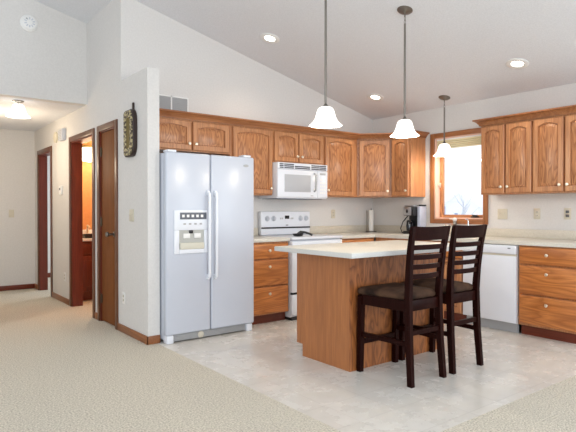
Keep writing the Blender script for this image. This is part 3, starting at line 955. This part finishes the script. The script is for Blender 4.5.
def pendant(x, y, label, chain=True):
    t = thing('pendant_light', label, 'pendant light', (x, y, 0), 0, 'bell-shaped pendant lights')
    z = SHZ
    top = zc(x)
    a = math.atan(SL)
    cn = MB().lathe([(0.001, 0.0), (0.068, 0.0), (0.068, -0.006), (0.055, -0.018), (0.02, -0.026), (0.012, -0.034), (0.001, -0.034)], (0, 0, 0), 24)
    o = cn.build('canopy', dnickel, t); o.location = (0, 0, top + 0.001); o.rotation_euler = (0, a, 0)
    rd_ = MB(); rd_.tube([(0, 0, z + 0.175), (0, 0, top - 0.12)], 0.009, 8)
    rd_.build('rod', dnickel, t)
    ln = MB()
    for k in range(2):
        zz = top - 0.105 + k * 0.03
        pts = [(0.008 * math.cos(q * math.pi / 6) * (1 if k else 0), 0.008 * math.cos(q * math.pi / 6) * (0 if k else 1), zz + 0.02 * math.sin(q * math.pi / 6)) for q in range(13)]
        ln.tube(pts, 0.0025, 6, caps=False)
    ln.tube([(0, 0, top - 0.06), (0, 0, top - 0.03)], 0.006, 8)
    ln.build('swivel_link', dnickel, t)
    MB().lathe([(0.007, z + 0.18), (0.009, z + 0.168), (0.016, z + 0.156), (0.026, z + 0.147), (0.028, z + 0.143), (0.001, z + 0.143)], (0, 0, 0), 20).build('socket_cap', dnickel, t)
    MB().lathe([(r_, z + h_) for r_, h_ in SHADE], (0, 0, 0), 36, caps=False).build('lamp_shade', shade_lit, t, ang=70)
    MB().lathe([(0.012, z + 0.138), (0.014, z + 0.10), (0.028, z + 0.075), (0.03, z + 0.055), (0.02, z + 0.035), (0.001, z + 0.03)], (0, 0, 0), 16).build('bulb', lens_lit, t)
    l = bpy.data.lights.new('pendant_glow', 'POINT'); l.energy = 10; l.color = (1, 0.88, 0.72); l.shadow_soft_size = 0.05
    lo = bpy.data.objects.new('pendant_glow', l); COL.objects.link(lo); lo.location = (x, y, z - 0.02)
    return t


pendant(-2.83, -2.161, 'left pendant light with white bell shade, hanging nearest over the island')
pendant(-1.907, -2.161, 'middle pendant light with white bell shade, over the right part of the island')
pendant(-0.235, -1.366, 'rightmost pendant light with white bell shade, in front of the kitchen window')

# recessed lights


def recessed(x, y, label, z=None, slope=True, power=13):
    t = thing('recessed_light', label, 'ceiling light', (x, y, (zc(x) if z is None else z)), 0, 'recessed ceiling lights')
    t.rotation_euler = (0, math.atan(SL) if slope else 0, 0)
    MB().lathe([(0.056, -0.0005), (0.105, -0.0005), (0.105, -0.006), (0.098, -0.010), (0.062, -0.010), (0.056, -0.004)], (0, 0, 0), 32, caps=False).build('trim_ring', plast_w, t)
    MB().lathe([(0.001, -0.001), (0.0555, -0.001), (0.0555, -0.004), (0.001, -0.007)], (0, 0, 0), 32).build('lens', lens_lit, t)
    l = bpy.data.lights.new('downlight', 'SPOT'); l.energy = power; l.color = (1, 0.85, 0.66); l.spot_size = R(125); l.spot_blend = 0.8; l.shadow_soft_size = 0.06
    lo = bpy.data.objects.new('downlight', l); COL.objects.link(lo)
    lo.location = (x, y, t.location.z - 0.03)
    return t


recessed(-2.251, -0.628, 'recessed ceiling light at the left, high up above the fridge end')
recessed(-0.597, -0.602, 'recessed ceiling light low on the slope near the corner cabinet')
recessed(-0.616, -2.478, 'recessed ceiling light at the right, above the cabinets right of the window')

hl = thing('hall_light', 'semi-flush bell glass light hanging from the hallway ceiling', 'ceiling light', (-4.30, 1.35, 2.44))
MB().lathe([(0.001, -0.0005), (0.06, -0.0005), (0.06, -0.008), (0.035, -0.018), (0.001, -0.02)], (0, 0, 0), 24).build('canopy', dnickel, hl)
MB().tube([(0, 0, -0.015), (0, 0, -0.06)], 0.009, 10).build('stem', dnickel, hl)
MB().lathe([(r_, h_ - 0.18) for r_, h_ in SHADE], (0, 0, 0), 36, caps=False).build('lamp_shade', shade_lit, hl, ang=70)
MB().lathe([(0.012, -0.062), (0.014, -0.10), (0.028, -0.125), (0.03, -0.145), (0.02, -0.165), (0.001, -0.17)], (0, 0, 0), 16).build('bulb', lens_lit, hl)
l = bpy.data.lights.new('hall_glow', 'POINT'); l.energy = 14; l.color = (1, 0.82, 0.6); l.shadow_soft_size = 0.1
lo = bpy.data.objects.new('hall_glow', l); COL.objects.link(lo); lo.location = (-4.335, 2.1, 1.95)

# ------------------------------------------------------------------ counter objects
ft = thing('faucet', 'chrome sink faucet with pale ball knob below the window', 'faucet', (-0.085, -1.41, 0.9215))
MB().lathe([(0.03, 0.0), (0.03, 0.01), (0.022, 0.02), (0.02, 0.12), (0.026, 0.13), (0.022, 0.155), (0.001, 0.16)], (0, 0, 0), 18).build('base', dnickel, ft)
MB().tube([(-0.01, 0, 0.10), (-0.08, 0, 0.125), (-0.17, 0, 0.12), (-0.20, 0, 0.09)], 0.011, 10).build('spout', chrome, ft)
m = MB(); m.lathe([(0.001, 0.155), (0.018, 0.160), (0.026, 0.180), (0.022, 0.2), (0.001, 0.207)], (0, 0, 0), 16)
m.tube([(0, 0.02, 0.186), (0, 0.075, 0.19)], 0.006, 8)
m.build('knob', plast_w, ft)
sd = thing('soap_dispenser', 'slim chrome soap pump right of the faucet', 'soap dispenser', (-0.085, -1.592, 0.9215))
MB().lathe([(0.02, 0), (0.02, 0.008), (0.009, 0.015), (0.008, 0.17), (0.001, 0.175)], (0, 0, 0), 14).build('stem', chrome, sd)
MB().tube([(0.0, 0, 0.17), (-0.02, 0, 0.19), (-0.06, -0.01, 0.188)], 0.007, 8).build('nozzle', chrome, sd)

cm = thing('coffee_maker', 'black and silver coffee maker with water tank left of the window', 'coffee maker', (-0.25, -0.755, 0.9145), -90)
cm.scale = (0.68, 0.9, 1.06)
# local x -> -Y (0..0.34), y -> +X
MB().box(0.0, 0.24, 0.0, 0.23, 0.0, 0.035, 0.008).build('base', black_p, cm)
MB().box(0.015, 0.235, 0.12, 0.23, 0.035, 0.22, 0.008).build('body', black_p, cm)
hdp = MB().box(0.0, 0.24, 0.012, 0.23, 0.215, 0.325, 0.012, 3).build('brew_head', black_p, cm)
MB().box(0.012, 0.19, 0.0, 0.0115, 0.222, 0.322, 0.004).build('face_plate', steel, hdp)
MB().box(0.01, 0.225, 0.02, 0.22, 0.326, 0.345, 0.008).build('lid', steel, hdp)
MB().lathe([(0.022, 0.0), (0.022, -0.007), (0.001, -0.008)], (0.10, 0, 0.272), 16, 'y').build('dial', black_p, hdp)
m = MB().lathe([(0.03, 0.036), (0.055, 0.04), (0.06, 0.10), (0.05, 0.15), (0.04, 0.165), (0.001, 0.17)], (0.10, 0.06, 0), 20)
m.tube([(0.155, 0.05, 0.14), (0.195, 0.035, 0.13), (0.20, 0.035, 0.08), (0.16, 0.05, 0.065)], 0.007, 8)
m.build('carafe', black_g, cm)
MB().box(0.241, 0.31, 0.085, 0.23, 0.03, 0.33, 0.012, 3).build('water_tank', tank_m, cm)
MB().box(0.243, 0.308, 0.12, 0.23, 0.331, 0.35, 0.006).build('tank_lid', black_p, cm)
m = MB(); m.tube([(0.005, 0.15, 0.24), (-0.04, 0.14, 0.21), (-0.11, 0.10, 0.14), (-0.12, 0.06, 0.06), (-0.07, 0.05, 0.012), (0.01, 0.10, 0.012)], 0.008, 8)
m.build('power_cord', black_p, cm)

pt = thing('paper_towel_holder', 'slim white paper towel roll on a stand in the counter corner', 'paper towels', (-0.165, -0.125, 0.9145))
MB().lathe([(0.075, 0), (0.075, 0.008), (0.06, 0.014), (0.001, 0.016)], (0, 0, 0), 24).build('base', dnickel, pt)
MB().tube([(0, 0, 0.01), (0, 0, 0.325)], 0.006, 8).build('rod', dnickel, pt)
MB().lathe([(0.03, 0.018), (0.034, 0.02), (0.034, 0.30), (0.03, 0.302)], (0, 0, 0), 24).build('roll', paper_m, pt)
MB().tube([(-0.058, 0.03, 0.012), (-0.058, 0.03, 0.30)], 0.003, 6).build('side_arm', dnickel, pt)

# ------------------------------------------------------------------ wall plates


def plate(name, label, cat, loc, rz, kind, wdt=0.072, group=None, mat=None):
    t = thing(name, label, cat, loc, rz, group)
    mat = mat or ivory
    MB().box(-wdt / 2, wdt / 2, -0.006, -0.0005, -0.058, 0.058, 0.003).build('cover_plate', mat, t)
    if kind == 'outlet':
        for s in (-1, 1):
            so_ = MB().box(-0.017, 0.017, -0.008, -0.0055, s * 0.02 - 0.014, s * 0.02 + 0.014, 0.003).build('socket', beige_p, t)
            m_ = MB(); m_.box(-0.008, -0.005, -0.0085, -0.0078, s * 0.02 - 0.006, s * 0.02 + 0.006); m_.box(0.005, 0.008, -0.0085, -0.0078, s * 0.02 - 0.006, s * 0.02 + 0.006)
            m_.build('slots', black_p, so_)
    else:
        nsw = kind
        for i in range(nsw):
            xx = (i - (nsw - 1) / 2) * 0.046
            m_ = MB(); m_.box(xx - 0.006, xx + 0.006, -0.007, -0.005, -0.013, 0.013); m_.box(xx - 0.004, xx + 0.004, -0.018, -0.006, 0.0, 0.010, 0.001)
            m_.build('toggle', beige_p, t)
    return t


plate('light_switch', 'double ivory light switch nearest the window on the right wall', 'light switch', (0, -1.975, 1.172), -90, 2, 0.118)
plate('wall_outlet', 'middle ivory plate on the right wall above the counter, an outlet with pale sockets', 'outlet', (0, -2.368, 1.176), -90, 'outlet')
o = plate('wall_outlet', 'rightmost ivory outlet on the right wall with dark sockets', 'outlet', (0, -2.683, 1.178), -90, 'outlet')
for s in (-1, 1):
    for c in [x for x in bpy.data.objects if x.parent == o and x.name.startswith('socket')]:
        c.data.materials[0] = dgrey_p if 'socket' in c.name else c.data.materials[0]
plate('wall_outlet', 'ivory outlet on the back wall right of the range', 'outlet', (-0.764, 0, 1.165), 0, 'outlet')
plate('light_switch', 'ivory light switch on the stub wall right of the closet door', 'light switch', (XC, -0.281, 1.165), -90, 2, 0.11)
plate('wall_outlet', 'white outlet low on the stub wall right of the closet door', 'outlet', (XC, -0.067, 0.345), -90, 'outlet', mat=plast_w)
plate('wall_outlet', 'white outlet low on the hallway wall between the two doorways', 'outlet', (XC, 2.04, 0.345), -90, 'outlet', mat=plast_w)
plate('light_switch', 'ivory light switch on the hallway end wall', 'light switch', (-3.955, YH, 1.165), 0, 1)

th = thing('thermostat', 'small white thermostat on the hallway wall between the doorways', 'thermostat', (XC, 2.17, 1.48), -90)
MB().box(-0.05, 0.05, -0.028, -0.0005, -0.06, 0.06, 0.006).build('housing', plast_w, th)
MB().box(-0.03, 0.03, -0.030, -0.027, 0.0, 0.03).build('display', dgrey_p, th)
ch = thing('door_chime', 'white box door chime high on the hallway wall', 'door chime', (XC, 2.05, 2.195), -90)
MB().box(-0.10, 0.10, -0.055, -0.0005, -0.075, 0.075, 0.008).build('cover', knobw_m, ch)
gq = MB()
for k in range(6): gq.box(-0.08, 0.08, -0.0565, -0.054, -0.055 + k * 0.02, -0.047 + k * 0.02)
gq.build('sound_slots', kick_m, ch)
sdv = thing('round_detector', 'small round beige detector left of the door chime on the hallway wall', 'detector', (XC, 2.43, 2.205), -90)
MB().lathe([(0.001, -0.0005), (0.075, -0.0005), (0.075, -0.02), (0.06, -0.03), (0.001, -0.034)], (0, 0, 0), 24, 'y').build('cover', ivory, sdv)
MB().lathe([(0.001, -0.033), (0.02, -0.033), (0.02, -0.038), (0.001, -0.039)], (0, 0, 0), 16, 'y').build('sensor', beige_p, sdv)

sm = thing('smoke_detector', 'round white smoke detector on the high wall above the hallway', 'smoke detector', (-4.24, YE, 3.245), 0)
MB().lathe([(0.001, -0.0005), (0.09, -0.0005), (0.09, -0.014), (0.085, -0.02), (0.078, -0.022), (0.074, -0.034), (0.06, -0.042), (0.001, -0.044)], (0, 0, 0), 32, 'y').build('housing', plast_w, sm)
sl_ = MB()
for k in range(10):
    a = k * math.pi / 5
    sl_.box(-0.006, 0.006, -0.045, -0.0405, 0.03, 0.055, M=Matrix.Rotation(a, 4, 'Y'))
sl_.build('vents', knobw_m, sm)
MB().lathe([(0.001, -0.044), (0.008, -0.044), (0.008, -0.047), (0.001, -0.047)], (-0.03, 0, 0.035), 10, 'y').build('test_button', grey_p, sm)

# ornate wall plaque
pq = thing('wall_plaque', 'tall dark plaque with cream and gold ornament hung on the stub wall', 'wall decoration', (XC, -0.305, 1.945), -90)
def rrect(hw, hh, r_, y, n=8):
    """outline rounder on the right side than on the left"""
    pts = []
    rl = r_ * 0.3
    for cx_, cz_, a0, q in ((hw - r_, hh - r_ * 1.3, 0, r_), (-hw + rl, hh - rl, 90, rl), (-hw + rl, -hh + rl, 180, rl), (hw - r_, -hh + r_ * 1.3, 270, r_)):
        for k in range(n + 1):
            a = R(a0 + 90 * k / n); pts.append((cx_ + q * math.cos(a), y, cz_ + q * (1.3 if q == r_ else 1) * math.sin(a)))
    return pts


MB().rings([rrect(0.118, 0.222, 0.085, -0.001), rrect(0.118, 0.222, 0.085, -0.034), rrect(0.108, 0.212, 0.08, -0.044)]).build('body', art_dark, pq)
MB().rings([rrect(0.108, 0.212, 0.08, -0.0445), rrect(0.100, 0.204, 0.075, -0.052), rrect(0.048, 0.15, 0.04, -0.050), rrect(0.044, 0.146, 0.036, -0.046)], cap0=False, cap1=False).build('ornament_border', art_orn, pq)
MB().rings([rrect(0.046, 0.148, 0.036, -0.044), rrect(0.045, 0.147, 0.036, -0.0465)]).build('center_panel', gold_m, pq)
MB().box(0.03, 0.052, -0.02, -0.001, 0.2, 0.285, 0.004).build('hanger', art_dark, pq)

# ------------------------------------------------------------------ bathroom
vn = thing('bathroom_vanity', 'dark red-brown bathroom vanity cabinet seen through the open doorway', 'vanity', (-3.50, 2.05, 0), 0)
MB().box(0.0, 1.2, 0.0, 0.44, 0.10, 0.80).build('body', jamb_wood, vn, smooth=False)
MB().box(0.0, 1.2, 0.06, 0.44, 0.0, 0.10).build('toe_kick', jamb_wood, vn, smooth=False)
for a in (0.02, 0.42, 0.82):
    d = MB().box(a, a + 0.36, -0.02, 0.0, 0.13, 0.60, 0.005).build('door', jamb_wood, vn)
    MB().box(a + 0.06, a + 0.30, -0.026, -0.019, 0.19, 0.54, 0.005).build('panel', jamb_wood, d)
    MB().box(a, a + 0.36, -0.02, 0.0, 0.63, 0.77, 0.005).build('drawer', jamb_wood, vn)
vt = thing('bathroom_countertop', 'white vanity countertop with backsplash in the bathroom', 'countertop', (-3.505, 2.02, 0.8005), 0)
MB().box(0.0, 1.22, 0.0, 0.475, 0.0, 0.03, 0.006).build('slab', plast_w, vt)
MB().box(0.0, 1.22, 0.455, 0.475, 0.0305, 0.14, 0.004).build('backsplash', plast_w, vt)
tb = thing('tissue_box', 'small dark box on the bathroom vanity top', 'box', (-3.24, 2.22, 0.831), 0)
MB().box(-0.10, 0.12, -0.06, 0.06, 0.0, 0.06, 0.01).build('case', black_p, tb)
vf = thing('bathroom_faucet', 'small brass faucet behind the dark box on the bathroom vanity', 'faucet', (-3.22, 2.42, 0.831))
MB().lathe([(0.03, 0), (0.026, 0.02), (0.016, 0.03), (0.014, 0.16), (0.02, 0.17), (0.001, 0.18)], (0, 0, 0), 14).build('base', nickel, vf)
MB().tube([(0, 0, 0.14), (0, -0.06, 0.16), (0, -0.11, 0.13)], 0.01, 8).build('spout', nickel, vf)
vl = thing('vanity_light', 'lit white globe with brass rim on the bathroom wall', 'wall light', (-3.20, 2.40, 2.02))
MB().lathe([(0.02, 0.10), (0.12, 0.095), (0.125, 0.075), (0.118, 0.07)], (0, 0, 0), 28).build('rim', gold_m, vl)
MB().lathe([(0.11, 0.068), (0.118, 0.05), (0.118, -0.06), (0.10, -0.11), (0.001, -0.13)], (0, 0, 0), 28).build('globe', bath_lit, vl, ang=60)
MB().box(-0.05, 0.05, 0.07, 0.098, 0.06, 0.12, 0.004).build('wall_mount', gold_m, vl)
l = bpy.data.lights.new('bathroom_bulb', 'POINT'); l.energy = 24; l.color = (1, 0.78, 0.5); l.shadow_soft_size = 0.1
lo = bpy.data.objects.new('bathroom_bulb', l); COL.objects.link(lo); lo.location = (-3.1, 1.95, 2.0)
